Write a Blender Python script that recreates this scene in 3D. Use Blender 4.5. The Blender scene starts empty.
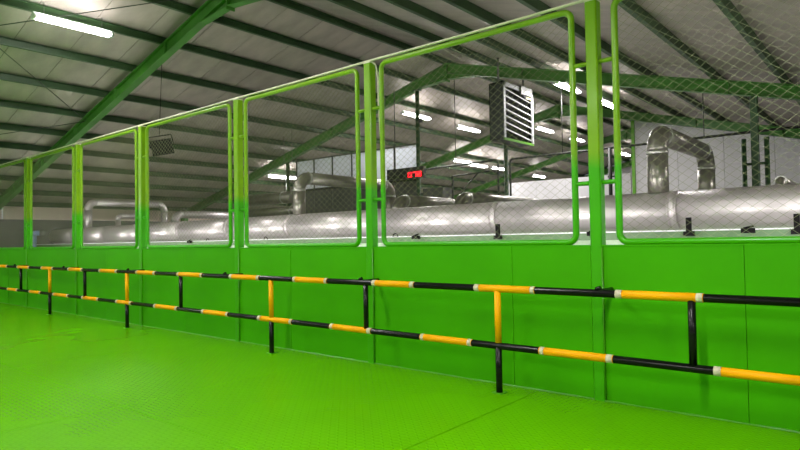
import bpy, bmesh, math, random
from mathutils import Vector, Matrix
random.seed(7)
scn = bpy.context.scene
COL = scn.collection

# ------------------------------------------------------------------ camera
H = 1.5
F_PX, YAW, PITCH, ROLL = 598.36, 0.70040, 0.0256, -0.0165
cy, sy = math.cos(YAW), math.sin(YAW)
Fv = Vector((-sy*math.cos(PITCH), cy*math.cos(PITCH), math.sin(PITCH)))
Rt = Vector((cy, sy, 0)); Up = Rt.cross(Fv)
Rr = Rt*math.cos(ROLL) + Up*math.sin(ROLL)
Ur = -Rt*math.sin(ROLL) + Up*math.cos(ROLL)
cam = bpy.data.cameras.new('camera')
cam.sensor_fit = 'HORIZONTAL'; cam.sensor_width = 36.0; cam.lens = F_PX/800*36.0
cam.clip_start = 0.05; cam.clip_end = 200
camo = bpy.data.objects.new('camera', cam); COL.objects.link(camo)
camo.matrix_world = Matrix(((Rr.x, Ur.x, -Fv.x, 0), (Rr.y, Ur.y, -Fv.y, 0), (Rr.z, Ur.z, -Fv.z, H), (0, 0, 0, 1)))
scn.camera = camo

# ------------------------------------------------------------------ world, view
w = bpy.data.worlds.new('world'); scn.world = w; w.use_nodes = True
w.node_tree.nodes['Background'].inputs[0].default_value = (0.75, 0.82, 0.9, 1)
w.node_tree.nodes['Background'].inputs[1].default_value = 0.35
vs = scn.view_settings
vs.view_transform = 'Standard'; vs.look = 'None'; vs.gamma = 1.0; vs.use_curve_mapping = False
vs.exposure = 0.70
LAMP_W = 60.0        # watts of one fluorescent batten
TUBE_E = 35.0        # emission strength of its tubes

# ------------------------------------------------------------------ materials
def mat(name, col, rough=0.5, metal=0.0, var=0.12, vscale=3.0, bump=0.0, bscale=40.0, col2=None,
        spec=0.5, coat=0.0, stretch=(1, 1, 1), rvar=0.0, emis=0.0):
    m = bpy.data.materials.new(name); m.use_nodes = True
    nt = m.node_tree; N = nt.nodes; L = nt.links; b = N['Principled BSDF']
    b.inputs['Roughness'].default_value = rough; b.inputs['Metallic'].default_value = metal
    b.inputs['Specular IOR Level'].default_value = spec
    b.inputs['Coat Weight'].default_value = coat; b.inputs['Coat Roughness'].default_value = 0.15
    tc = N.new('ShaderNodeTexCoord'); mp = N.new('ShaderNodeMapping'); mp.inputs['Scale'].default_value = stretch
    L.new(tc.outputs['Object'], mp.inputs[0])
    nz = N.new('ShaderNodeTexNoise'); nz.inputs['Scale'].default_value = vscale; nz.inputs['Detail'].default_value = 6
    L.new(mp.outputs[0], nz.inputs['Vector'])
    rp = N.new('ShaderNodeValToRGB'); rp.color_ramp.elements[0].position = 0.3; rp.color_ramp.elements[1].position = 0.7
    c2 = col2 or tuple(min(1, c*(1+var)) for c in col); c1 = tuple(c*(1-var) for c in col)
    rp.color_ramp.elements[0].color = (*c1, 1); rp.color_ramp.elements[1].color = (*c2, 1)
    L.new(nz.outputs['Fac'], rp.inputs[0]); L.new(rp.outputs[0], b.inputs['Base Color'])
    if rvar:
        mr = N.new('ShaderNodeMapRange'); mr.inputs[3].default_value = max(0.02, rough-rvar); mr.inputs[4].default_value = min(1, rough+rvar)
        L.new(nz.outputs['Fac'], mr.inputs[0]); L.new(mr.outputs[0], b.inputs['Roughness'])
    if bump:
        n2 = N.new('ShaderNodeTexNoise'); n2.inputs['Scale'].default_value = bscale; n2.inputs['Detail'].default_value = 4
        L.new(mp.outputs[0], n2.inputs['Vector'])
        bp = N.new('ShaderNodeBump'); bp.inputs['Strength'].default_value = bump; bp.inputs['Distance'].default_value = 0.01
        L.new(n2.outputs['Fac'], bp.inputs['Height']); L.new(bp.outputs[0], b.inputs['Normal'])
    if emis:
        b.inputs['Emission Color'].default_value = (*col, 1); b.inputs['Emission Strength'].default_value = emis
    return m

GREEN = (0.045, 0.37, 0.002)
M = {}
M['green_wall'] = mat('green_wall_paint', (0.052, 0.36, 0.0003), 0.45, var=0.07, vscale=1.2, bump=0.08, bscale=9, spec=0.12)
M['green_gap'] = mat('green_joint_paint', (0.02, 0.16, 0.002), 0.6, var=0.1)
M['green_bright'] = mat('bright_green_paint', (0.07, 0.33, 0.006), 0.35, var=0.10, vscale=4, bump=0.08, bscale=25, coat=0.3)
M['green_rafter'] = mat('green_rafter_paint', (0.052, 0.19, 0.020), 0.45, var=0.15, vscale=2.5)
M['green_dark'] = mat('dark_green_paint', (0.022, 0.065, 0.018), 0.55, var=0.2, vscale=3)
M['green_purlin'] = mat('green_purlin_paint', (0.034, 0.078, 0.025), 0.5, var=0.2, vscale=2)
M['leaf_green'] = mat('leaf_green_paint', (0.12, 0.36, 0.02), 0.4, var=0.1, vscale=3)
M['pale_green'] = mat('pale_green_sheet', (0.50, 0.66, 0.44), 0.4, var=0.12, vscale=5)
M['yellow'] = mat('safety_yellow_paint', (0.95, 0.40, 0.001), 0.45, var=0.05, vscale=8, spec=0.15)
M['black'] = mat('gloss_black_paint', (0.005, 0.005, 0.005), 0.25, var=0.2, spec=0.25)
M['tape'] = mat('white_tape', (0.62, 0.55, 0.40), 0.5, var=0.12, vscale=30)
M['wire'] = mat('galvanised_wire', (0.22, 0.24, 0.11), 0.5, metal=0.2, var=0.1)
M['cable'] = mat('cream_cable', (0.70, 0.66, 0.52), 0.5, var=0.12, vscale=6)
M['duct'] = mat('galvanised_duct', (0.60, 0.545, 0.555), 0.42, metal=0.7, var=0.07, vscale=2.5, bump=0.05, bscale=14, rvar=0.07)
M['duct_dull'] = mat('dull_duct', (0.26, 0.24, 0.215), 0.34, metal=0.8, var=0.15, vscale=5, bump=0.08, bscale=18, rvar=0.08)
M['collar'] = mat('duct_collar', (0.55, 0.54, 0.52), 0.36, metal=0.9, var=0.1)
M['foil'] = mat('roof_foil', (0.41, 0.36, 0.31), 0.50, metal=0.3, var=0.16, vscale=2.2, bump=0.35, bscale=26, stretch=(0.6, 1.6, 1), rvar=0.08)
M['roof_gap'] = mat('roof_joint', (0.06, 0.06, 0.05), 0.8)
M['grey_metal'] = mat('grey_metal', (0.13, 0.13, 0.12), 0.5, metal=0.3)
M['dark_metal'] = mat('dark_metal', (0.035, 0.036, 0.034), 0.5, metal=0.2)
M['dark_panel'] = mat('dark_panel', (0.11, 0.11, 0.10), 0.55, var=0.15)
M['matte_dark'] = mat('matte_dark_casing', (0.008, 0.007, 0.008), 0.8, var=0.2, spec=0.1)
M['ledge'] = mat('white_ledge_sheet', (0.78, 0.76, 0.80), 0.45, var=0.08, vscale=4)
M['sage'] = mat('sage_green_paint', (0.09, 0.17, 0.07), 0.5, var=0.15, vscale=6)
M['rod'] = mat('bracing_rod', (0.05, 0.06, 0.045), 0.5, metal=0.3)
M['white_wall'] = mat('white_cladding', (0.55, 0.535, 0.545), 0.6, var=0.04, vscale=1.5)
M['tan_wall'] = mat('tan_cladding', (0.78, 0.64, 0.56), 0.5, var=0.08, vscale=2, stretch=(1, 6, 0.3))
M['grey_wall'] = mat('grey_render', (0.34, 0.34, 0.32), 0.8, var=0.1)
M['concrete'] = mat('concrete', (0.40, 0.40, 0.38), 0.8, var=0.15)
M['lamp_body'] = mat('white_lamp_body', (0.75, 0.75, 0.75), 0.4, var=0.03)
M['white_slat'] = mat('white_slat', (0.55, 0.55, 0.57), 0.45, var=0.05)
M['blue_grey'] = mat('blue_grey_paint', (0.20, 0.28, 0.42), 0.4, var=0.2, vscale=9)
M['yellow_tag'] = mat('yellow_label', (0.65, 0.5, 0.1), 0.5)
def emis(name, col, s):
    m = bpy.data.materials.new(name); m.use_nodes = True; b = m.node_tree.nodes['Principled BSDF']
    b.inputs['Base Color'].default_value = (*col, 1); b.inputs['Emission Color'].default_value = (*col, 1)
    b.inputs['Emission Strength'].default_value = s; return m
M['tube'] = emis('lit_tube', (1.0, 0.97, 0.98), TUBE_E)
M['tube_dim'] = emis('lit_tube_dim', (1.0, 0.95, 1.0), 7.0)
M['led'] = emis('red_led', (1.0, 0.012, 0.03), 1.3)
def glass():
    m = bpy.data.materials.new('frosted_glazing'); m.use_nodes = True; b = m.node_tree.nodes['Principled BSDF']
    N = m.node_tree.nodes; L = m.node_tree.links
    b.inputs['Base Color'].default_value = (0.86, 0.88, 0.93, 1); b.inputs['Roughness'].default_value = 0.22
    b.inputs['Transmission Weight'].default_value = 0.2; b.inputs['IOR'].default_value = 1.2
    nz = N.new('ShaderNodeTexNoise'); nz.inputs['Scale'].default_value = 3
    bp = N.new('ShaderNodeBump'); bp.inputs['Strength'].default_value = 0.15
    L.new(nz.outputs['Fac'], bp.inputs['Height']); L.new(bp.outputs[0], b.inputs['Normal'])
    return m
M['glazing'] = glass()
def translucent_mix(m, fac):
    N = m.node_tree.nodes; L = m.node_tree.links
    tr = N.new('ShaderNodeBsdfTranslucent'); tr.inputs[0].default_value = (0.9, 0.92, 0.96, 1)
    mx = N.new('ShaderNodeMixShader'); mx.inputs[0].default_value = fac
    L.new(N['Principled BSDF'].outputs[0], mx.inputs[1]); L.new(tr.outputs[0], mx.inputs[2]); L.new(mx.outputs[0], N['Material Output'].inputs[0])
translucent_mix(M['glazing'], 0.38)
# two coats of paint: yellowish green above, fresh green below a brushed edge at about 2.2 m
def two_tone():
    m = mat('two_coat_green_paint', GREEN, 0.32, coat=0.1, spec=0.3, bump=0.06, bscale=25)
    nt = m.node_tree; N = nt.nodes; L = nt.links; b = N['Principled BSDF']
    g = N.new('ShaderNodeNewGeometry'); sp = N.new('ShaderNodeSeparateXYZ'); L.new(g.outputs['Position'], sp.inputs[0])
    nz = N.new('ShaderNodeTexNoise'); nz.inputs['Scale'].default_value = 2.0; L.new(g.outputs['Position'], nz.inputs['Vector'])
    ad = N.new('ShaderNodeMath'); ad.operation = 'MULTIPLY_ADD'; ad.inputs[1].default_value = 0.3
    L.new(nz.outputs['Fac'], ad.inputs[0]); L.new(sp.outputs['Z'], ad.inputs[2])
    mr = N.new('ShaderNodeMapRange'); mr.inputs[1].default_value = 2.22; mr.inputs[2].default_value = 2.34
    L.new(ad.outputs[0], mr.inputs[0])
    mx = N.new('ShaderNodeMix'); mx.data_type = 'RGBA'
    mx.inputs[6].default_value = (0.050, 0.37, 0.001, 1); mx.inputs[7].default_value = (0.185, 0.37, 0.004, 1)
    L.new(mr.outputs[0], mx.inputs[0]); L.new(mx.outputs[2], b.inputs['Base Color'])
    return m
M['two_tone'] = two_tone()
# chequer plate: alternating raised lugs on a glossy painted sheet
def chequer():
    m = mat('green_chequer_plate', (0.098, 0.37, 0.0002), 0.24, var=0.05, vscale=0.9, rvar=0.03, spec=0.20)
    nt = m.node_tree; N = nt.nodes; L = nt.links; b = N['Principled BSDF']
    tc = N.new('ShaderNodeTexCoord'); sp = N.new('ShaderNodeSeparateXYZ'); L.new(tc.outputs['Object'], sp.inputs[0])
    def math_(op, a, bb=None, c=None):
        n = N.new('ShaderNodeMath'); n.operation = op
        for i, v in enumerate((a, bb, c)):
            if v is None: continue
            if isinstance(v, (int, float)): n.inputs[i].default_value = v
            else: L.new(v, n.inputs[i])
        return n.outputs[0]
    P = 0.062
    def lugs(sign, ox):
        # rotated coordinates, cells staggered
        u = math_('MULTIPLY', math_('ADD', sp.outputs['X'], math_('MULTIPLY', sp.outputs['Y'], sign)), 0.7071/P)
        v = math_('MULTIPLY', math_('SUBTRACT', math_('MULTIPLY', sp.outputs['X'], sign), sp.outputs['Y']), 0.7071/P)
        u = math_('ADD', u, ox); v = math_('ADD', v, ox)
        fu = math_('SUBTRACT', math_('FRACT', u), 0.5); fv = math_('SUBTRACT', math_('FRACT', v), 0.5)
        d = math_('SQRT', math_('ADD', math_('POWER', math_('MULTIPLY', fu, 2.3), 2), math_('POWER', math_('MULTIPLY', fv, 7.0), 2)))
        return math_('MAXIMUM', math_('SUBTRACT', 1.0, d), 0.0)
    hgt = math_('MAXIMUM', lugs(1, 0.0), lugs(-1, 0.5))
    bp = N.new('ShaderNodeBump'); bp.inputs['Strength'].default_value = 0.7; bp.inputs['Distance'].default_value = 0.005
    L.new(hgt, bp.inputs['Height'])
    L.new(bp.outputs[0], b.inputs['Normal'])
    return m
M['chequer'] = chequer()

# ------------------------------------------------------------------ mesh helpers
class MB:
    def __init__(s): s.v = []; s.f = []; s.sm = []
    def add(s, vs, fs, smooth=False):
        o = len(s.v); s.v += [tuple(p) for p in vs]
        for f in fs: s.f.append(tuple(i+o for i in f)); s.sm.append(smooth)
        return s
    def box(s, x0, x1, y0, y1, z0, z1):
        return s.add([(x0,y0,z0),(x1,y0,z0),(x1,y1,z0),(x0,y1,z0),(x0,y0,z1),(x1,y0,z1),(x1,y1,z1),(x0,y1,z1)],
                     [(0,3,2,1),(4,5,6,7),(0,1,5,4),(1,2,6,5),(2,3,7,6),(3,0,4,7)])
    def cbox(s, x0, x1, y0, y1, z0, z1, c):
        """upright box with chamfered vertical edges"""
        p = [(x0+c,y0),(x1-c,y0),(x1,y0+c),(x1,y1-c),(x1-c,y1),(x0+c,y1),(x0,y1-c),(x0,y0+c)]
        return s.prism([(x,y,z0) for x,y in p], (0,0,z1-z0))
    def prism(s, poly, vec):
        n = len(poly); vec = Vector(vec)
        a = [Vector(p) for p in poly]; b = [p+vec for p in a]
        nrm = Vector((0,0,0))
        for i in range(n): nrm += (a[i]-a[0]).cross(a[(i+1)%n]-a[0])
        if nrm.dot(vec) > 0: base, cap = tuple(range(n-1,-1,-1)), tuple(range(n,2*n)); side = [(i,(i+1)%n,n+(i+1)%n,n+i) for i in range(n)]
        else: base, cap = tuple(range(n)), tuple(range(2*n-1,n-1,-1)); side = [((i+1)%n,i,n+i,n+(i+1)%n) for i in range(n)]
        return s.add(a+b, [base, cap]+side)
    def tube(s, pts, r, n=12, closed=False, caps=True, smooth=True, radii=None):
        pts = [Vector(p) for p in pts]; k = len(pts)
        tang = []
        for i in range(k):
            if closed: t = (pts[(i+1)%k]-pts[i-1])
            elif i == 0: t = pts[1]-pts[0]
            elif i == k-1: t = pts[-1]-pts[-2]
            else: t = (pts[i+1]-pts[i]).normalized()+(pts[i]-pts[i-1]).normalized()
            tang.append(t.normalized())
        ref = Vector((0,0,1)) if abs(tang[0].z) < 0.9 else Vector((1,0,0))
        u = (ref - tang[0]*ref.dot(tang[0])).normalized()
        vs = []
        for i in range(k):
            t = tang[i]; u = (u - t*u.dot(t)).normalized(); w_ = t.cross(u)
            rr = radii[i] if radii else r
            for j in range(n):
                a = 2*math.pi*(j+0.5)/n
                vs.append(pts[i]+u*(math.cos(a)*rr)+w_*(math.sin(a)*rr))
        fs = []
        for i in range(k if closed else k-1):
            i2 = (i+1) % k
            for j in range(n):
                j2 = (j+1) % n
                fs.append((i*n+j, i*n+j2, i2*n+j2, i2*n+j))
        s.add(vs, fs, smooth)
        if caps and not closed:
            o = len(s.v)-len(vs)
            s.f.append(tuple(o+j for j in range(n-1,-1,-1))); s.sm.append(False)
            s.f.append(tuple(o+(k-1)*n+j for j in range(n))); s.sm.append(False)
        return s
    def mesh(s, name, m):
        me = bpy.data.meshes.new(name); me.from_pydata(s.v, [], s.f)
        me.polygons.foreach_set('use_smooth', s.sm); me.materials.append(m); me.update(); return me
    def build(s, name, m, parent=None, loc=(0,0,0)):
        return link(name, s.mesh(name, m), parent, loc)
def link(name, data, parent=None, loc=(0,0,0)):
    o = bpy.data.objects.new(name, data); COL.objects.link(o); o.location = loc; o.parent = parent
    return o
def thing(name, label, cat, loc=(0,0,0), group=None):
    o = link(name, None, None, loc); o.empty_display_size = 0.2
    return tag(o, label, cat, group)
def tag(o, label, cat, group=None):
    o['label'] = label; o['category'] = cat
    if group: o['group'] = group
    return o
def struct(o, label=None, cat=None):
    o['kind'] = 'structure'
    if label: o['label'] = label
    if cat: o['category'] = cat
    return o
def fillet(pts, r, n=6):
    """polyline with rounded corners"""
    pts = [Vector(p) for p in pts]; out = [pts[0]]
    for i in range(1, len(pts)-1):
        a = (pts[i-1]-pts[i]).normalized(); b = (pts[i+1]-pts[i]).normalized()
        ang = a.angle(b); d = r/math.tan(ang/2)
        c = pts[i] + (a+b).normalized()*(r/math.sin(ang/2))
        p0 = pts[i]+a*d; p1 = pts[i]+b*d
        e0 = p0-c; e1 = p1-c; tot = e0.angle(e1); ax = e0.cross(e1).normalized()
        for k in range(n+1): out.append(c + Matrix.Rotation(tot*k/n, 3, ax) @ e0)
    out.append(pts[-1]); return out

# ------------------------------------------------------------------ dimensions: walkway, parapet, fence and guard rail scaled down about the camera
WY = 4.968                     # front face of the parapet
Z0 = 0.12                      # walkway level
XL, XR = -21.0, 4.0            # side walls
YB, YF = -6.4, 31.0            # wall behind the viewpoint, far wall
RX, RZ, SL = -8.50, 5.586, 0.255   # ridge: underside of the rafters
def roofz(x, dz=0.0): return RZ + dz - SL*abs(x-RX)
POSTS = [-17.85, -15.364, -12.65, -9.991, -7.194, -4.637, -2.006, 0.681]

# ------------------------------------------------------------------ floors
fl = MB().box(XL, XR, YB, WY, Z0-0.12, Z0-0.008).build('floor', M['green_gap'])
struct(fl, 'bright green chequer plate walkway floor', 'floor')
PW, PD = 2.608, 2.576
plate = MB()
b_ = 0.003
plate.add([(0.004,0.004,-0.007),(PW-0.004,0.004,-0.007),(PW-0.004,PD-0.004,-0.007),(0.004,PD-0.004,-0.007),
           (b_+.004,b_+.004,0),(PW-b_-.004,b_+.004,0),(PW-b_-.004,PD-b_-.004,0),(b_+.004,PD-b_-.004,0)],
          [(4,5,6,7),(0,1,5,4),(1,2,6,5),(2,3,7,6),(3,0,4,7)])
pm = plate.mesh('floor_plate', M['chequer'])
for i in range(10):
    for j in range(4):
        x0 = -2.562 + PW*(i-7); y0 = 2.392 + PD*(j-3)
        if x0 < XL-0.5: continue
        o = link('floor_plate', pm, fl, (x0, y0, Z0+0.0015*random.random()))
hf = MB().box(XL, XR, WY+0.08, YF, -3.7, -3.5).build('floor', M['concrete'])
struct(hf, 'grey concrete hall floor below the walkway', 'floor')

# ------------------------------------------------------------------ parapet wall
wt = 1.422
wf = MB().box(XL, XR, WY+0.012, WY+0.07, Z0-0.1, wt-0.004).build('wall_front', M['green_gap'])
wf.data.materials[0] = M['green_wall']
struct(wf, 'green sheet metal parapet wall below the mesh fence', 'wall')
edges = []
for a, b in zip(POSTS[:-1], POSTS[1:]):
    mid = (a+b)/2 + {-7.194: -0.12, -4.637: 0.5, -2.006: -0.24}.get(a, 0.0)
    edges += [(a+0.054, mid-0.001), (mid+0.001, b-0.054)]
edges = [(XL, POSTS[0]-0.054)] + edges + [(POSTS[-1]+0.054, XR)]
for a, b in edges:
    c = 0.002
    q = MB(); y0 = WY + random.uniform(-0.002, 0.002)
    q.add([(a,WY+.012,Z0),(b,WY+.012,Z0),(b,WY+.012,wt),(a,WY+.012,wt),(a+c,y0,Z0+c),(b-c,y0,Z0+c),(b-c,y0,wt-c),(a+c,y0,wt-c)],
          [(4,5,6,7),(0,1,5,4),(1,2,6,5),(2,3,7,6),(3,0,4,7)])
    q.build('wall_panel', M['green_wall'], wf)
# uneven weld bead along the foot of the parapet
q = MB(); pts = []; rad = []
x = XL
while x < XR:
    pts.append((x, WY-0.004, Z0+0.004)); rad.append(random.uniform(0.006, 0.013)); x += random.uniform(0.06, 0.16)
q.tube(pts, 0.01, 6, radii=rad); q.build('weld_bead', M['green_bright'], wf)
MB().box(XL, XR, WY-0.004, WY+0.075, wt-0.002, wt+0.012).build('top_cap', M['green_wall'], wf)

# ------------------------------------------------------------------ fence posts and mesh panels
def ordinal(i): return ['first', 'second', 'third', 'fourth', 'fifth', 'sixth', 'seventh', 'eighth', 'ninth'][i]
PY = WY + 0.036
NVP = [p for p in POSTS]
pm_ = MB().cbox(-0.052, 0.052, -0.052, 0.052, Z0, 3.525, 0.011).mesh('post_tube', M['two_tone'])
cap_ = MB().cbox(-0.056, 0.056, -0.056, 0.056, 3.525, 3.538, 0.011).mesh('post_cap', M['cable'])
for i, px in enumerate(POSTS):
    k = len(POSTS)-2-i     # 0 = the post nearest the camera in view
    if k == 0: lab = 'tall green square fence post nearest the viewer, widest in view'
    elif k < 0: lab = 'green square fence post beyond the right edge of the view, %s past the nearest' % ordinal(-k-1)
    elif i == 0: lab = 'green square fence post at the far left end of the fence'
    else: lab = 'green square fence post, %s to the left of the nearest tall post' % ordinal(k-1)
    t = thing('fence_post', lab, 'fence post', (px, PY, 0), 'green posts of the mesh fence')
    link('post_tube', pm_, t); link('post_cap', cap_, t)
    for s in (-1, 1):           # small lugs on top that hold the cable
        MB().prism([(s*0.028-0.008,-0.01,3.538),(s*0.028+0.008,-0.01,3.538),(s*0.028+0.006*s,-0.01,3.57)], (0,0.02,0)).build('cable_lug', M['dark_metal'], t)
    MB().tube([(0.052, -0.053, Z0+0.02), (0.052, -0.053, 1.41)], 0.006, 6).build('weld_seam', M['green_bright'], t)
def chain(x0, x1, z0, z1, p, t, r, y):
    """diamond mesh: wires rising by t per metre in both directions, p apart vertically"""
    q = MB(); X0, X1 = x0*t, x1*t
    for fam in (1, -1):
        c0 = (X0 - z1) if fam == 1 else (X0 + z0)
        c1 = (X1 - z0) if fam == 1 else (X1 + z1)
        c = c0 + p*0.5
        while c < c1:
            if fam == 1: a = max(X0, c+z0); b = min(X1, c+z1); za, zb = a-c, b-c
            else: a = max(X0, c-z1); b = min(X1, c-z0); za, zb = c-a, c-b
            if b-a > 0.01:
                q.tube([(a/t, y+fam*r*0.9, za), (b/t, y+fam*r*0.9, zb)], r, 4, smooth=False)
            c += p
    return q
FZ0, FZ1, FR = 1.456, 3.498, 0.0285
for i in range(len(POSTS)-1):
    a = POSTS[i]+0.190; b = POSTS[i+1]-0.190
    k = len(POSTS)-2-i
    if k == 0: lab = 'wire mesh fence panel with green tube frame, rightmost and cut off by the view'
    elif k == 1: lab = 'wide wire mesh fence panel with green tube frame beside the nearest post'
    elif k < 0: lab = 'wire mesh fence panel with green tube frame outside the view to the right'
    else: lab = 'wire mesh fence panel with green tube frame, %s to the left of the widest one' % ordinal(k-2)
    t = thing('mesh_panel', lab, 'fence panel', (0, PY-0.01, 0), 'framed wire mesh panels of the fence')
    cr = 0.075; loop = []
    for (cx, cz, a0) in ((b-cr, FZ1-cr, 0), (a+cr, FZ1-cr, 90), (a+cr, FZ0+cr, 180), (b-cr, FZ0+cr, 270)):
        for s in range(6):
            an = math.radians(a0 + 90*s/5); loop.append((cx+cr*math.cos(an), 0, cz+cr*math.sin(an)))
    MB().tube(loop, FR, 10, closed=True).build('tube_frame', M['two_tone'], t)
    chain(a+0.015, b-0.015, FZ0+0.015, FZ1-0.015, 0.070, 0.74, 0.0015, 0.0).build('wire_mesh', M['wire'], t)
    for z in (3.0, 1.965):
        MB().tube([(a-0.14, 0, z), (a, 0, z)], 0.020, 8).build('bracket', M['two_tone'], t)
        MB().tube([(b, 0, z), (b+0.14, 0, z)], 0.020, 8).build('bracket', M['two_tone'], t)
# cream cable along the fence top
q = MB(); pts = []
for i, px in enumerate(POSTS):
    pts.append((px, PY-0.035, 3.55))
    if i < len(POSTS)-1:
        for s in (0.25, 0.5, 0.75): pts.append((px+(POSTS[i+1]-px)*s, PY-0.035, 3.55-0.006*4*s*(1-s)))
q.tube(pts, 0.013, 8)
tag(q.build('power_cable', M['cable']), 'thin cream cable stretched along the top of the mesh fence', 'cable')
q = MB().tube([(POSTS[5]+0.05, PY-0.02, 3.545), (POSTS[5]+0.10, PY, 3.49), (POSTS[5]+0.12, PY+0.01, 3.34), (POSTS[5]+0.11, PY+0.02, 3.06), (POSTS[5]+0.12, PY+0.05, 2.5)], 0.009, 6)
tag(q.build('drop_cable', M['cable']), 'thin grey cable hanging from the fence top beside a post', 'cable')

# ------------------------------------------------------------------ striped guard rail
GY = 4.683
g = thing('guard_rail', 'black and yellow striped tube guard rail in front of the green parapet', 'guard rail', (0, 0, 0))
TOPB = [-17.02, -16.33, -15.677, -15.033, -14.306, -13.625, -13.0, -12.264, -11.629, -10.911, -10.221, -9.55, -8.933, -8.28, -7.608, -6.928, -6.293, -5.63, -5.032, -4.333, -3.763, -3.045, -2.438, -1.739, -1.113, -0.488, 0.156, 0.791, 1.426, 2.07, 2.714]
BOTB = [-17.02, -16.33, -15.677, -15.033, -14.306, -13.68, -13.0, -12.264, -11.629, -10.957, -10.267, -9.724, -8.97, -8.289, -7.618, -6.983, -6.32, -5.658, -4.996, -4.361, -3.698, -3.091, -2.41, -1.776, -1.058, -0.442, 0.184, 0.828, 1.472, 2.116, 2.76]
def rail(name, z, bounds, yellow_first):
    x0, x1 = bounds[0], bounds[-1]
    r = MB().tube([(x0, GY, z), (x1, GY, z)], 0.0315, 14).build(name, M['black'], g)
    for i in range(len(bounds)-1):
        if (i % 2 == 0) == yellow_first:
            MB().tube([(bounds[i], GY, z), (bounds[i+1], GY, z)], 0.0330, 14).build('yellow_band', M['yellow'], r)
        if i:
            off = -0.02 if (i % 2 == 0) == yellow_first else -0.03
            e = bounds[i]+(0.0 if (i % 2 == 0) == yellow_first else -0.05)
            MB().tube([(e+random.uniform(-.01,.01), GY, z), (e+0.045, GY, z)], 0.0342, 14).build('white_tape', M['tape'], r)
    return r
RZ1, RZ2 = 1.051, 0.539
rail('top_rail', RZ1, TOPB, False)
rail('lower_rail', RZ2, BOTB, True)
UPX = [(-16.514, 1), (-14.849, 0), (-13.211, 1), (-11.546, 0), (-9.899, 1), (-8.206, 0), (-6.072, 1), (-4.444, 0), (-2.815, 1), (-1.196, 0), (0.414, 1), (2.024, 0)]
for x, full in UPX:
    if full:
        p_ = MB().tube([(x, GY, Z0), (x, GY, RZ2+0.01)], 0.030, 12).build('post', M['black'], g)
        MB().tube([(x, GY, RZ2+0.03), (x, GY, RZ1-0.02)], 0.030, 12).build('yellow_upper_post', M['yellow'], p_)
        MB().box(x-0.05, x+0.05, GY-0.05, GY+0.05, Z0, Z0+0.008).build('foot_plate', M['green_bright'], p_)
    else:
        MB().tube([(x, GY, RZ2+0.02), (x, GY, RZ1-0.02)], 0.028, 12).build('baluster', M['black'], g)
for px in POSTS[1:]:
    px += 0.12
    MB().tube([(px, GY+0.02, RZ1+0.012), (px, WY-0.002, RZ1+0.012)], 0.019, 8).build('wall_stay', M['black'], g)
    MB().tube([(px-0.02, GY, RZ1+0.03), (px+0.02, GY, RZ1+0.045)], 0.018, 8).build('stay_clip', M['black'], g)

# ------------------------------------------------------------------ roof: foil sheets, purlins
FD = 0.412     # foil above the rafter underside
ce = MB()
for s, xe in ((-1, XL-0.3), (1, XR+0.3)):
    ce.prism([(RX, YB, roofz(RX, FD+0.012)), (xe, YB, roofz(xe, FD+0.012)), (xe, YB, roofz(xe, FD+0.05)), (RX, YB, roofz(RX, FD+0.05))], (0, YF-YB, 0))
ce = ce.build('ceiling', M['roof_gap']); struct(ce, 'pitched roof lined with grey foil sheets on green purlins', 'ceiling')
SP = 0.90
def roof_sheet(xe):
    q = MB(); L = abs(xe-RX); n = 1 if xe < RX else -1
    a = [(RX, 0.006, roofz(RX, FD)), (xe, 0.006, roofz(xe, FD)), (xe, SP-0.006, roofz(xe, FD)), (RX, SP-0.006, roofz(RX, FD))]
    if xe > RX: a = [a[1], a[0], a[3], a[2]]
    q.prism(a, (0, 0, 0.010)); return q.mesh('roof_sheet', M['foil'])
rs = [roof_sheet(XL-0.3), roof_sheet(XR+0.3)]
y = 8.13 - SP*16
while y < YF-0.5:
    for s in rs: link('roof_sheet', s, ce, (0, y, -0.004*random.random()))
    y += SP
PURX = [-20.7, -19.6, -18.5, -17.4, -16.3, -15.27, -14.16, -13.05, -11.82, -10.66, -9.57, -8.56, -7.14-0.05, -6.0, -4.945, -3.80, -2.556, -1.49, -0.40, 0.35, 1.5, 2.7, 3.8]
def purlin(x):
    z0 = roofz(x, 0.252); sgn = 1 if x < RX else -1
    q = MB()     # C section
    q.box(-0.030, 0.030, YB, YF, z0, z0+0.006); q.box(-0.030*sgn-0.003, -0.030*sgn+0.003, YB, YF, z0, z0+0.152)
    q.box(-0.030, 0.030, YB, YF, z0+0.134, z0+0.140); q.box(0.030*sgn-0.003, 0.030*sgn+0.003, YB, YF, z0, z0+0.025)
    return q
for x in PURX: purlin(x).build('purlin', M['green_purlin'], ce, (x, 0, 0))
# thin bracing rods under the near bay
def rod(p0, p1, nm='bracing_rod'):
    return MB().tube([p0, p1], 0.008, 6).build(nm, M['rod'], ce)
rod((-8.7, 0.2, roofz(-8.7, .2)), (-14.3, 5.9, roofz(-14.3, .2)))
rod((-14.2, 5.8, roofz(-14.2, .2)), (-19.0, 0.5, roofz(-19.0, .2)))
rod((-8.7, 5.75, roofz(-8.7, .2)), (-14.2, 0.1, roofz(-14.2, .2)))

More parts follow.
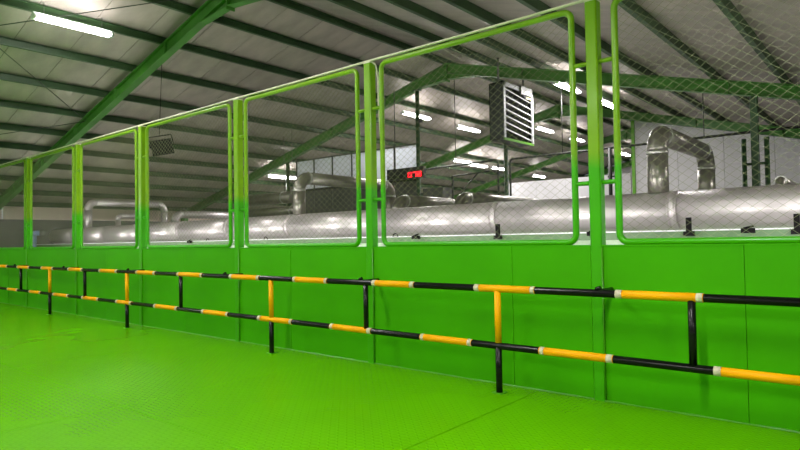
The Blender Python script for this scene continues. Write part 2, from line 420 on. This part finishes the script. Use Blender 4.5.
# ------------------------------------------------------------------ portal frames
FRAMES = [-6.1, -0.15, 5.78, 12.0, 18.2, 24.4, 30.6]
FLAB = ['behind the viewpoint', 'overhead at the viewpoint', 'nearest, rising steeply above the fence on the left', 'second, spanning the middle with its peak left of the louvre box',
        'third, its right slope above the white cladding', 'fourth, far in the hall', 'fifth, against the far wall']
def beam(xa, xb, y, name, m, par, dz0=0.0, dz1=0.250):
    """tapered I-section rafter following the roof slope from xa (eave) to xb (ridge)"""
    q = MB(); fw = 0.075
    za0, zb0, za1, zb1 = roofz(xa, dz0), roofz(xb, dz0), roofz(xa, dz1), roofz(xb, dz1)
    q.prism([(xa, -0.008, za0), (xb, -0.008, zb0), (xb, -0.008, zb1), (xa, -0.008, za1)], (0, 0.016, 0))
    q.prism([(xa, -fw, za0), (xb, -fw, zb0), (xb, -fw, zb0+0.014), (xa, -fw, za0+0.014)], (0, 2*fw, 0))
    q.prism([(xa, -fw, za1-0.014), (xb, -fw, zb1-0.014), (xb, -fw, zb1), (xa, -fw, za1)], (0, 2*fw, 0))
    return q.build(name, m, par)
for i, fy in enumerate(FRAMES):
    t = thing('roof_frame', 'green steel portal roof frame, ' + FLAB[i], 'roof frame', (0, fy, 0), 'green portal frames of the hall')
    m = M['green_rafter']
    for xe in (XL+0.25, XR-0.25):
        s = -1 if xe < RX else 1
        r = beam(xe, RX, fy, 'rafter', m, t)
        # haunch at the apex
        xh = RX + s*0.80
        MB().prism([(RX, -0.007, RZ+0.01), (xh, -0.007, roofz(xh)), (RX, -0.007, RZ-0.13)], (0, 0.014, 0)).build('haunch_web', m, r)
        MB().prism([(RX, -0.075, RZ-0.13), (xh, -0.075, roofz(xh)-0.002), (xh, -0.075, roofz(xh)-0.016), (RX, -0.075, RZ-0.144)], (0, 0.15, 0)).build('haunch_flange', m, r)
        for k in range(1, 6):     # stiffener plates
            xs = RX + s*k*2.05
            if (s < 0 and xs < XL+1) or (s > 0 and xs > XR-1): continue
            MB().prism([(xs, -0.07, roofz(xs, 0.012)), (xs+0.012, -0.07, roofz(xs, 0.012)), (xs+0.012, -0.07, roofz(xs, 0.245)), (xs, -0.07, roofz(xs, 0.245))], (0, 0.14, 0)).build('stiffener', m, r)
        # column
        q = MB(); zt = roofz(xe, 0.2); zb = -3.5 if fy > WY else Z0
        q.box(xe-0.14, xe+0.14, -0.008, 0.008, zb, zt); q.box(xe-0.14, xe-0.125, -0.075, 0.075, zb, zt); q.box(xe+0.125, xe+0.14, -0.075, 0.075, zb, zt)
        q.build('column', m, t)
    MB().box(RX-0.012, RX+0.012, -0.08, 0.08, RZ-0.2, RZ+0.25).build('apex_plate', m, t)

# ------------------------------------------------------------------ outer walls
def wallb(name, m, label, *b):
    o = MB().box(*b).build(name, m); struct(o, label, 'wall'); return o
wl = wallb('wall_left', M['dark_panel'], 'left side wall of the hall, dark grey below and tan cladding above', XL-0.12, XL, YB, YF, -3.5, 2.28)
for k in range(15):
    ya = YB + 0.05 + k*2.5
    MB().box(XL-0.10, XL-0.02, ya, min(ya+2.46, YF), 2.34, roofz(XL, FD)).build('cladding_sheet', M['tan_wall'], wl)
MB().box(XL-0.13, XL+0.03, YB, YF, 2.26, 2.34).build('sill_rail', M['dark_panel'], wl)
wallb('wall_right', M['grey_wall'], 'grey side wall right of the viewpoint', XR, XR+0.12, YB, YF, -3.5, roofz(XR, FD))
def gable(name, m, y0, y1, label, zb):
    q = MB().prism([(XL, y0, zb), (XR, y0, zb), (XR, y0, roofz(XR, FD)), (RX, y0, roofz(RX, FD)), (XL, y0, roofz(XL, FD))], (0, y1-y0, 0))
    return struct(q.build(name, m), label, 'wall')
gable('wall_far', M['white_wall'], YF, YF+0.12, 'pale gable wall at the far end of the hall', -3.5)
gable('wall_back', M['grey_wall'], YB-0.12, YB, 'grey gable wall behind the viewpoint', Z0)

# white clad partition under the third frame
wp = thing('white_partition', 'white clad partition wall under the third roof frame on the right', 'partition', (0, 18.36, 0))
x = -6.15
while x < XR-0.2:
    x2 = min(x+1.2, XR-0.13)
    MB().prism([(x+.004, 0, -3.5), (x2-.004, 0, -3.5), (x2-.004, 0, roofz(x2, 0.02)), (x+.004, 0, roofz(x, 0.02))], (0, 0.06, 0)).build('white_sheet', M['white_wall'], wp)
    x = x2
MB().box(-6.24, -6.15, -0.05, 0.06, -3.5, roofz(-6.2, 0.0)).build('edge_post', M['leaf_green'], wp)
wq = thing('white_partition', 'low white panel wall far back behind the ducts', 'partition', (0, 21.0, 0))
for k in range(4):
    MB().box(-12.0+k*1.2+.004, -10.8+k*1.2-.004, 0, 0.06, -3.5, 3.70).build('white_sheet', M['white_wall'], wq)

# ------------------------------------------------------------------ fluorescent lamps
lm_body = MB(); lm_body.prism([(-0.035, -0.615, 0.10), (0.035, -0.615, 0.10), (0.025, -0.615, 0.035), (-0.025, -0.615, 0.035)], (0, 1.23, 0)); lm_body = lm_body.mesh('housing', M['lamp_body'])
lm_tube = [MB().tube([(s*0.055, -0.59, 0.026), (s*0.055, 0.59, 0.026)], 0.018, 10).mesh('tube', M['tube']) for s in (-1, 1)]
lm_dim = [MB().tube([(s*0.055, -0.59, 0.026), (s*0.055, 0.59, 0.026)], 0.018, 10).mesh('tube', M['tube_dim']) for s in (-1, 1)]
lm_cap = MB().box(-0.075, 0.075, -0.02, 0.02, 0.0, 0.06).mesh('lamp_holder', M['lamp_body'])
lm_rod = MB().tube([(0, 0, 0.10), (0, 0, 0.30)], 0.006, 6).mesh('hanger', M['grey_metal'])
def lamp(x, y, label, dz=-0.02, scale=1.0, group='fluorescent battens under the roof', hang=True, tubes=None):
    z = roofz(x, dz)
    t = thing('fluorescent_lamp', label, 'lamp', (x, y, z), group)
    link('housing', lm_body, t)
    for tm in (tubes or lm_tube): link('tube', tm, t)
    for s in (-1, 1):
        link('lamp_holder', lm_cap, t, (0, s*0.6, 0))
        if hang: link('hanger', lm_rod, t, (0, s*0.45, 0))
    ld = bpy.data.lights.new('lamp_light', 'AREA'); ld.shape = 'RECTANGLE'; ld.size = 0.16; ld.size_y = 1.18
    ld.energy = LAMP_W*scale; ld.color = (1.0, 0.97, 0.95)
    lo = bpy.data.objects.new('lamp_light', ld); COL.objects.link(lo); lo.parent = t; lo.location = (0, 0, -0.004)
    return t
def wall_batten(x, label):
    t = lamp(x, WY+0.22, label, scale=0.3, group='battens fixed behind the parapet', hang=False, tubes=lm_dim)
    t.location.z = 1.33; t.rotation_euler = (0, math.radians(-55), math.radians(90))
lamp(-10.38, 4.05, 'lit fluorescent batten at the upper left, largest in view')
lamp(-10.62, 13.4, 'lit fluorescent batten crossed by the slim dark green pole')
lamp(-10.67, 16.15, 'lit fluorescent batten just left of the louvre box')
lamp(-16.0, 12.85, 'lit fluorescent batten low on the left beside the duct bend')
lamp(-5.76, 12.8, 'lit fluorescent batten right of the louvre box, under the right roof slope')
lamp(-5.70, 15.0, 'lit fluorescent batten partly behind the nearest post, under the right roof slope')
lamp(-9.62, 19.4, 'lit fluorescent batten below and right of the louvre box')
lamp(-9.65, 22.2, 'small lit fluorescent batten behind the frame tube left of the nearest post')
lamp(-12.9, 19.1, 'tiny lit fluorescent batten far back above the black pipe, left one of a pair')
lamp(-13.03, 20.4, 'tiny lit fluorescent batten far back above the black pipe, right one of a pair', scale=.7)
lamp(-13.02, 22.0, 'tiny lit fluorescent batten far back between the black pipe drops')
lamp(-13.15, 25.8, 'tiny lit fluorescent batten far back above the low white panel wall')
lamp(-9.74, 27.6, 'tiny lit fluorescent batten far back between nearest post and white partition')
for lx, ly, nm in [(-10.4, 0.6, 'left row, at the viewpoint'), (-10.4, -3.2, 'left row, behind the viewpoint'), (-5.76, 2.6, 'middle row, above the walkway'), (-5.76, -1.0, 'middle row, at the viewpoint'),
                   (-5.76, -4.2, 'middle row, behind the viewpoint'), (-1.2, 2.2, 'right row, above the walkway'), (-1.2, -1.6, 'right row, at the viewpoint'), (2.4, 0.6, 'by the right wall'),
                   (-15.6, 1.0, 'far left row, above the walkway'), (-15.6, -3.0, 'far left row, behind the viewpoint'), (1.4, 9.5, 'right of the view over the duct'), (-19.0, 0.5, 'beside the left wall')]:
    lamp(lx, ly, 'lit fluorescent batten outside the view, ' + nm)

for k, bx_ in enumerate((-17.0, -14.2, -11.4, -8.7, -6.0, -3.3, -0.6, 2.0)):
    wall_batten(bx_, 'fluorescent batten hidden behind the parapet, lighting the duct from below, %s from the left' % ordinal(k))

# ------------------------------------------------------------------ ducts beyond the fence
DY, DZ, DR = 7.50, 1.80, 0.230
md = thing('main_duct', 'large round galvanised duct running the length of the fence just behind it', 'duct', (0, DY, DZ))
seams = [XL+0.4, -18.9, -16.9, -14.9, -12.95, -11.0, -9.0, -6.75, -4.45, -2.05, 0.3, 2.2, XR-0.15]
for a, b in zip(seams[:-1], seams[1:]):
    rr = DR*random.uniform(0.985, 1.01)
    MB().tube([(a+.002, 0, 0), (b-.002, 0, 0)], rr, 40).build('duct_section', M['duct'], md)
for x in seams[1:-1]:
    q = MB()
    for dx in (-0.045, 0.045): q.tube([(x+dx-0.006, 0, 0), (x+dx+0.006, 0, 0)], DR+0.008, 40)
    q.tube([(x-0.045, 0, 0), (x+0.045, 0, 0)], DR+0.003, 40)
    q.build('duct_collar', M['duct'], md)
# second main duct behind
m2 = thing('main_duct', 'second round galvanised duct lying behind the large front duct', 'duct', (0, 9.85, 1.80))
for k in range(12):
    a = XL+0.6+k*2.0; b = min(a+1.98, XR-0.2)
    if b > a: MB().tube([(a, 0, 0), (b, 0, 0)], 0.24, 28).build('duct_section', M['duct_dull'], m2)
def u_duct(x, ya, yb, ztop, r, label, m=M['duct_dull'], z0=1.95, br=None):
    """inverted U: riser, bend, horizontal run, bend, dropper"""
    t = thing('duct_loop', label, 'duct', (x, ya, z0), 'bent ducts rising from the main duct')
    br = br or r*1.9; zt = ztop-r-z0; ln = yb-ya
    MB().tube([(0, 0, 0), (0, 0, zt-br)], r, 24).build('riser', m, t)
    def arc(pts): return fillet(pts, br, 7)[1:-1]
    MB().tube(arc([(0,0,zt-br-.1),(0,0,zt),(0,br+.1,zt)]), r, 24).build('bend', m, t)
    MB().tube([(0, br, zt), (0, ln-br, zt)], r, 24).build('run', m, t)
    MB().tube(arc([(0,ln-br-.1,zt),(0,ln,zt),(0,ln,zt-br-.1)]), r, 24).build('bend', m, t)
    MB().tube([(0, ln, zt-br), (0, ln, 0)], r, 24).build('dropper', m, t)
    for p0, p1 in (((0,0,zt-br-.03),(0,0,zt-br+.01)), ((0,br-.02,zt),(0,br+.02,zt)), ((0,ln-br-.02,zt),(0,ln-br+.02,zt)), ((0,ln,zt-br-.03),(0,ln,zt-br+.01))):
        MB().tube([p0, p1], r+0.006, 24).build('joint_band', M['collar'], t)
    MB().tube([(0,0,0),(0,0,0.06)], r+0.012, 24).build('joint_band', M['collar'], t)
    return t
u_duct(-2.25, 7.50, 9.82, 2.86, 0.120, 'bent grey duct forming an arch above the main duct on the right')
u_duct(-8.83, 7.50, 10.15, 2.85, 0.120, 'bent grey duct forming a long arch left of the red display')
u_duct(-18.25, 7.50, 9.85, 2.87, 0.105, 'bent silver duct forming a long arch at the left', M['duct'])
u_duct(-17.6, 9.85, 12.9, 2.56, 0.12, 'low bent duct with a bright elbow behind the left arch', M['duct'])
u_duct(-17.55, 8.05, 8.75, 2.42, 0.07, 'short small pipe bend under the left duct arch', M['duct'], z0=-3.5, br=0.1)
u_duct(-6.50, 9.5, 12.6, 2.42, 0.13, 'low dark duct with a bright elbow right of the red display')
u_duct(-7.9, 9.3, 11.4, 2.44, 0.13, 'low dark duct below the red display')
u_duct(-1.02, 7.62, 8.6, 2.13, 0.05, 'small pipe bend with a bright run lying on the main duct at the right', M['duct_dull'], z0=1.90, br=0.07)
# dark ducts along the hall at the left
for z, yy, r, xa, xb, lab in [(2.78, 11.0, 0.17, -15.6, -13.2, 'dark thick duct along the hall left of the arch, upper one'), (2.37, 10.8, 0.14, -15.6, -12.6, 'dark duct along the hall left of the arch, lower one')]:
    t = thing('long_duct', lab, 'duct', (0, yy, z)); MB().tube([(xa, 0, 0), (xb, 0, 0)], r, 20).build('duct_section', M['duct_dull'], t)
    for x in (xa+0.3, xb-0.4): 
        MB().tube([(x, 0, r), (x, 0, roofz(x, 0.28)-z)], 0.008, 6).build('hanger_rod', M['grey_metal'], t)
        MB().tube([(x-0.02, 0, 0), (x+0.02, 0, 0)], r+0.008, 20).build('joint_band', M['collar'], t)

# pale ledge between parapet and duct, with its upstand and clips
lg = thing('service_ledge', 'pale green sheet ledge behind the parapet under the main duct', 'ledge', (0, 0, 0))
x = XL+0.1
while x < XR-0.2:
    x2 = min(x+2.4, XR-0.15)
    MB().box(x+.003, x2-.003, WY+0.10, 7.95, 1.09, 1.10).build('ledge_sheet', M['ledge'], lg); x = x2
for x in range(-20, 4, 2): MB().box(x+0.5, x+0.53, 6.985, 7.015, 1.10, 1.462).build('rail_stub', M['pale_green'], lg)
MB().box(XL+0.1, XR-0.15, 6.98, 7.02, 1.462, 1.548).build('front_rail', M['sage'], lg)
MB().box(XL+0.1, XR-0.15, 6.97, 7.04, 1.548, 1.562).build('rail_lip', M['ledge'], lg)
MB().box(XL+0.1, XR-0.15, 7.86, 7.90, 1.10, 1.575).build('back_upstand', M['pale_green'], lg)
for x in range(-20, 4, 2): MB().box(x-0.04, x+0.04, WY+0.10, 7.9, -3.5, 1.09).build('support_web', M['green_dark'], lg)
def clip(px, label, kind):
    t = thing('pipe_clip', label, 'clip', (px, 6.945, 1.545), 'dark clips along the ledge under the duct')
    if kind == 0:      # strap
        MB().box(-0.025, 0.025, -0.02, 0.02, 0, 0.15).build('strap', M['matte_dark'], t); MB().box(-0.05, 0.05, -0.03, 0.03, -0.05, 0.0).build('foot', M['matte_dark'], t)
    elif kind == 1:    # ring
        MB().tube([(0.05*math.cos(a*math.pi/8), 0, 0.01+0.05*math.sin(a*math.pi/8)) for a in range(9)], 0.009, 6).build('ring', M['matte_dark'], t)
    else:
        MB().box(-0.06, 0.06, -0.03, 0.03, -0.03, 0.02).build('foot', M['matte_dark'], t); MB().tube([(-0.04, 0, 0.02), (0.05, 0, 0.04)], 0.012, 6).build('bolt', M['matte_dark'], t)
clip(-1.78, 'dark upright strap under the main duct in the right mesh panel', 0)
clip(-0.80, 'dark upright strap under the main duct at the right edge', 0)
clip(-1.22, 'small dark clip on the ledge between the two straps', 2)
clip(-2.85, 'small dark clip on the ledge left of the nearest post', 2)
clip(-4.15, 'thin dark bracket on the ledge below the louvre box', 0)
clip(-5.55, 'small dark clip on the ledge near the left end of the widest panel', 2)
clip(-5.95, 'dark half ring on the ledge at the left end of the widest panel', 1)
clip(-9.15, 'dark half ring on the ledge in the panel left of the widest one', 1)
clip(-11.1, 'dark half ring on the ledge two panels left of the widest one', 1)
clip(-11.8, 'small dark clip on the ledge two panels left of the widest one', 2)
# blue grey valve at the far left end of the duct
t = thing('valve', 'blue grey valve with a round handwheel at the far left end of the duct', 'valve', (-19.9, 6.6, 1.10))
MB().tube([(0, 0, 0), (0, 0, 0.73)], 0.09, 14).build('valve_body', M['blue_grey'], t)
MB().tube(fillet([(0, 0, 0.61), (0.0, 0, 0.79), (0.5, 0.1, 0.79)], 0.12, 5), 0.075, 14).build('elbow', M['blue_grey'], t)
MB().tube([(0.5, 0.1, 0.71), (0.5, 0.1, 0.89)], 0.10, 14).build('flange', M['grey_metal'], t)
MB().tube([(-0.2+0.13*math.cos(a*math.pi/6), -0.05, 0.93+0.13*math.sin(a*math.pi/6)) for a in range(12)], 0.014, 6, closed=True).build('handwheel', M['dark_metal'], t)
MB().tube([(0, 0, 0.76), (-0.2, -0.05, 0.93)], 0.016, 6).build('stem', M['dark_metal'], t)

# ------------------------------------------------------------------ glazed room beyond the ducts
RY = 12.55
gr = thing('glazed_room', 'dark panelled room front with a band of frosted glass and black mullions', 'partition', (0, RY, 0))
MU = [-14.86+0.826*i for i in range(7)]
for a, b in zip(MU[:-1], MU[1:]):
    zt = min(4.06, roofz(a, 0.25))
    MB().box(a+.015, b-.015, -0.008, 0.008, 3.16, zt).build('pane', M['glazing'], gr)
    MB().box(a+.004, b-.004, -0.02, 0.02, -3.5, 3.12).build('dark_panel', M['dark_panel'], gr)
for a in MU:
    MB().box(a-.018, a+.018, -0.03, 0.03, 3.1, min(4.1, roofz(a, 0.26))).build('mullion', M['dark_metal'], gr)
MB().box(MU[0]-0.02, MU[-1]+0.02, -0.04, 0.04, 3.09, 3.16).build('sill', M['dark_metal'], gr)
MB().box(-14.3, MU[-1]+0.02, -0.03, 0.03, 4.06, 4.10).build('head_rail', M['grey_metal'], gr)

# red display
ld = thing('led_display', 'small dark wall display with glowing red digits', 'display', (-9.75, 11.72, 3.19))
MB().box(-0.55, 0.66, 0, 0.10, -0.13, 0.15).build('case', M['dark_metal'], ld)
SEG = {'0': 'abcdef', '1': 'bc', '2': 'abged', '7': 'abc', '9': 'abcdfg', '8': 'abcdefg'}
def digit(ch, x0):
    w_, h_, s = 0.115, 0.125, 0.024; q = MB(); z0 = -0.10; y0, y1 = -0.012, -0.001
    R = {'a': (0, w_, h_-s, h_), 'd': (0, w_, 0, s), 'g': (0, w_, h_/2-s/2, h_/2+s/2), 'f': (0, s, h_/2, h_), 'b': (w_-s, w_, h_/2, h_), 'e': (0, s, 0, h_/2), 'c': (w_-s, w_, 0, h_/2)}
    for k in SEG[ch]:
        a, b, c, d = R[k]; q.box(x0+a, x0+b, y0, y1, z0+c, z0+d)
    q.build('digit', M['led'], ld)
for ch, x0 in zip('0079'[1:], (0.17, 0.32, 0.47)): digit(ch, x0)
MB().tube([(-0.3, 0.05, 0.13), (-0.3, 0.05, roofz(-10.05, 0.28)-3.19)], 0.012, 6).build('hanger_rod', M['dark_metal'], ld)

# slim hall poles
def pole(x, y, zt, r, label, m, zb=-3.5):
    t = thing('hall_pole', label, 'pole', (x, y, zb))
    MB().tube([(0, 0, 0), (0, 0, zt-zb)], r, 10).build('shaft', m, t)
    MB().box(-r*2, r*2, -r*2, r*2, 0, 0.02).build('base_plate', m, t)
    MB().box(-r*1.6, r*1.6, -r*1.3, r*1.3, zt-zb-0.02, zt-zb).build('head_plate', m, t)
    return t
p = pole(-9.45, 11.98, roofz(-9.45), 0.055, 'slim dark green pole under the second roof frame beside the red display', M['green_dark'])
MB().box(0.04, 0.12, -0.05, 0.05, 8.0, 8.1).build('junction_box', M['dark_metal'], p)
pole(-6.86, 11.9, 5.0, 0.05, 'slim dark green pole below the louvre box', M['green_dark'])
pole(-14.9, 12.2, roofz(-14.9, .26), 0.06, 'slim pale green pole behind the long duct arch', M['green_purlin'])
pole(-17.1, 12.1, roofz(-17.1, .26), 0.05, 'slim pale green pole right beside the second post left of the nearest', M['green_purlin'])

# black pipe run with drops
bp = thing('pipe_run', 'long thin black pipe crossing the hall with several drops', 'pipe', (0, 13.0, 3.45))
MB().tube(fillet([(-10.2, 0, -0.02), (-7.72, 0, 0.02), (-7.72, 0, -1.6)], 0.08, 4), 0.026, 8).build('left_run', M['dark_metal'], bp)
MB().tube(fillet([(-7.38, 0, -1.6), (-7.38, 0, 0), (-1.2, 0, 0.0)], 0.08, 4), 0.026, 8).build('right_run', M['dark_metal'], bp)
for x in (-4.9, -4.72): MB().tube([(x, 0, 0), (x, 0, -2.0)], 0.04, 8).build('drop', M['dark_metal'], bp)
for x in (-9.0, -6.0, -3.0): MB().tube([(x, 0, 0), (x, 0, roofz(x, 0.28)-3.45)], 0.010, 6).build('hanger_rod', M['dark_metal'], bp)
MB().box(-4.95, -4.67, -0.02, 0.02, -0.65, -0.61).build('tie', M['dark_metal'], bp)
# pipe bracket with a diagonal stay
t = thing('pipe_bracket', 'dark bracket with a diagonal stay right of the red display', 'bracket', (-8.62, 12.3, 0))
MB().box(-0.02, 0.02, -0.02, 0.02, -3.5, 3.1).build('upright', M['dark_metal'], t)
MB().tube([(0, 0, 3.08), (1.15, 0, 3.12)], 0.022, 6).build('arm', M['dark_metal'], t)
MB().tube([(0, 0, 2.42), (0.75, 0, 3.1)], 0.022, 6).build('stay', M['dark_metal'], t)
# dark cabinet
t = thing('control_cabinet', 'dark grey control cabinet beside the slim green pole', 'cabinet', (-8.98, 12.0, -3.5))
MB().box(-0.36, 0.28, 0, 0.4, 0, 6.30).build('body', M['dark_panel'], t)
for a, b in ((-0.34, -0.05), (-0.03, 0.26)):
    d = MB().box(a, b, -0.02, 0, 0.1, 6.22).build('door', M['dark_panel'], t)
    MB().box(b-0.05, b-0.03, -0.04, -0.02, 3.0, 3.3).build('handle', M['grey_metal'], d)

# ------------------------------------------------------------------ louvre box
lx0, lx1, ly0, ly1, lz0, lz1 = -6.72, -6.37, 11.0, 12.3, 3.60, 4.82
t = thing('louvre_box', 'hanging grey ventilation box with white louvre slats under the second roof frame', 'ventilation unit', ((lx0+lx1)/2, ly0, lz0))
hx = (lx1-lx0)/2; ln = ly1-ly0; ht = lz1-lz0
q = MB(); q.box(-hx, hx, 0, 0.02, 0, ht); q.box(-hx, hx, ln-.02, ln, 0, ht); q.box(-hx, hx-0.08, 0, ln, 0, 0.02); q.box(-hx, hx, 0, ln, ht-.02, ht); q.box(-hx, -hx+.02, 0, ln, 0, ht); q.box(-hx+0.1, -hx+0.12, 0, ln, 0, ht)
q.build('case', M['dark_metal'], t)
q = MB(); q.box(hx-0.02, hx+0.012, 0, 0.07, 0, ht); q.box(hx-0.02, hx+0.012, ln-0.07, ln, 0, ht); q.box(hx-0.02, hx+0.012, 0, ln, ht-0.09, ht)
q.build('louvre_frame', M['white_slat'], t)
MB().box(hx-0.02, hx+0.014, 0, ln, -0.02, 0.03).build('bottom_rail', M['leaf_green'], t)
MB().box(hx-0.09, hx-0.07, 0.06, ln-0.06, 0.02, ht-.09).build('dark_core', M['dark_metal'], t)
for k in range(7):       # slats hang askew, dropping towards the far end
    z = 0.20 + k*0.142; dr = 0.13; q = MB()
    prof = [(hx-0.05, 0.050), (hx+0.008, 0.0), (hx+0.010, 0.012), (hx-0.045, 0.062)]
    a = [(px_, 0.07, z+pz_) for px_, pz_ in prof]; b = [(px_, ln-0.07, z-dr+pz_) for px_, pz_ in prof]
    q.add(a+b, [(0, 1, 2, 3), (7, 6, 5, 4), (0, 4, 5, 1), (1, 5, 6, 2), (2, 6, 7, 3), (3, 7, 4, 0)])
    q.build('slat', M['white_slat'], t)
MB().box(hx+0.012, hx+0.06, ln*0.52, ln*0.9, ht-0.16, ht+0.02).build('junction_box', M['grey_metal'], t)
MB().box(hx+0.012, hx+0.02, ln*0.75, ln*0.95, ht-0.22, ht-0.17).build('label_plate', M['yellow_tag'], t)
for yy in (0.1, ln-0.1): MB().box(-0.02, 0.02, yy-0.01, yy+0.01, ht, roofz(-6.5, 0.29)-lz0).build('hanger_strap', M['grey_metal'], t)

# ------------------------------------------------------------------ second fence post group behind the duct
t = thing('rear_fence_post', 'dark green post with two side tubes behind the duct at the right', 'fence post', (-1.68, 10.3, 0))
MB().cbox(-0.05, 0.05, -0.05, 0.05, -3.5, 3.58, 0.01).build('post_tube', M['green_dark'], t)
for s in (-1, 1):
    MB().tube([(s*0.15, 0, -3.5), (s*0.15, 0, 2.95)], 0.035, 10).build('side_tube', M['green_dark'], t)
    MB().tube([(s*0.02, 0, 2.56), (s*0.15, 0, 2.56)], 0.022, 8).build('bracket', M['green_dark'], t)
# ------------------------------------------------------------------ floodlight hung behind the fence
t = thing('floodlight', 'dark square floodlight hanging behind the fence below the left roof', 'floodlight', (-11.05, 5.93, 3.40))
t.rotation_euler = (math.radians(28), math.radians(-10), math.radians(52))
q = MB(); q.prism([(-0.20, -0.04, -0.15), (0.20, -0.04, -0.15), (0.20, -0.04, 0.15), (-0.20, -0.04, 0.15)], (0, 0.05, 0)); q.prism([(-0.15, 0.01, -0.11), (0.15, 0.01, -0.11), (0.15, 0.01, 0.11), (-0.15, 0.01, 0.11)], (0, 0.06, 0))
q.build('case', M['matte_dark'], t)
MB().box(-0.17, 0.17, -0.046, -0.04, -0.12, 0.12).build('lens', M['matte_dark'], t)
for k in range(7): MB().box(-0.14+k*0.045, -0.132+k*0.045, 0.07, 0.10, -0.1, 0.1).build('cooling_fin', M['matte_dark'], t)
MB().tube(fillet([(-0.22, 0.02, 0), (-0.22, 0.02, 0.22), (0.22, 0.02, 0.22), (0.22, 0.02, 0)], 0.03, 3), 0.012, 6).build('yoke', M['matte_dark'], t)
MB().tube([(0, 0.02, 0.22), t.rotation_euler.to_matrix().inverted() @ Vector((0.0, 0.02, roofz(-11.05, 0.45)-3.40))], 0.006, 6).build('hanger_wire', M['matte_dark'], t)
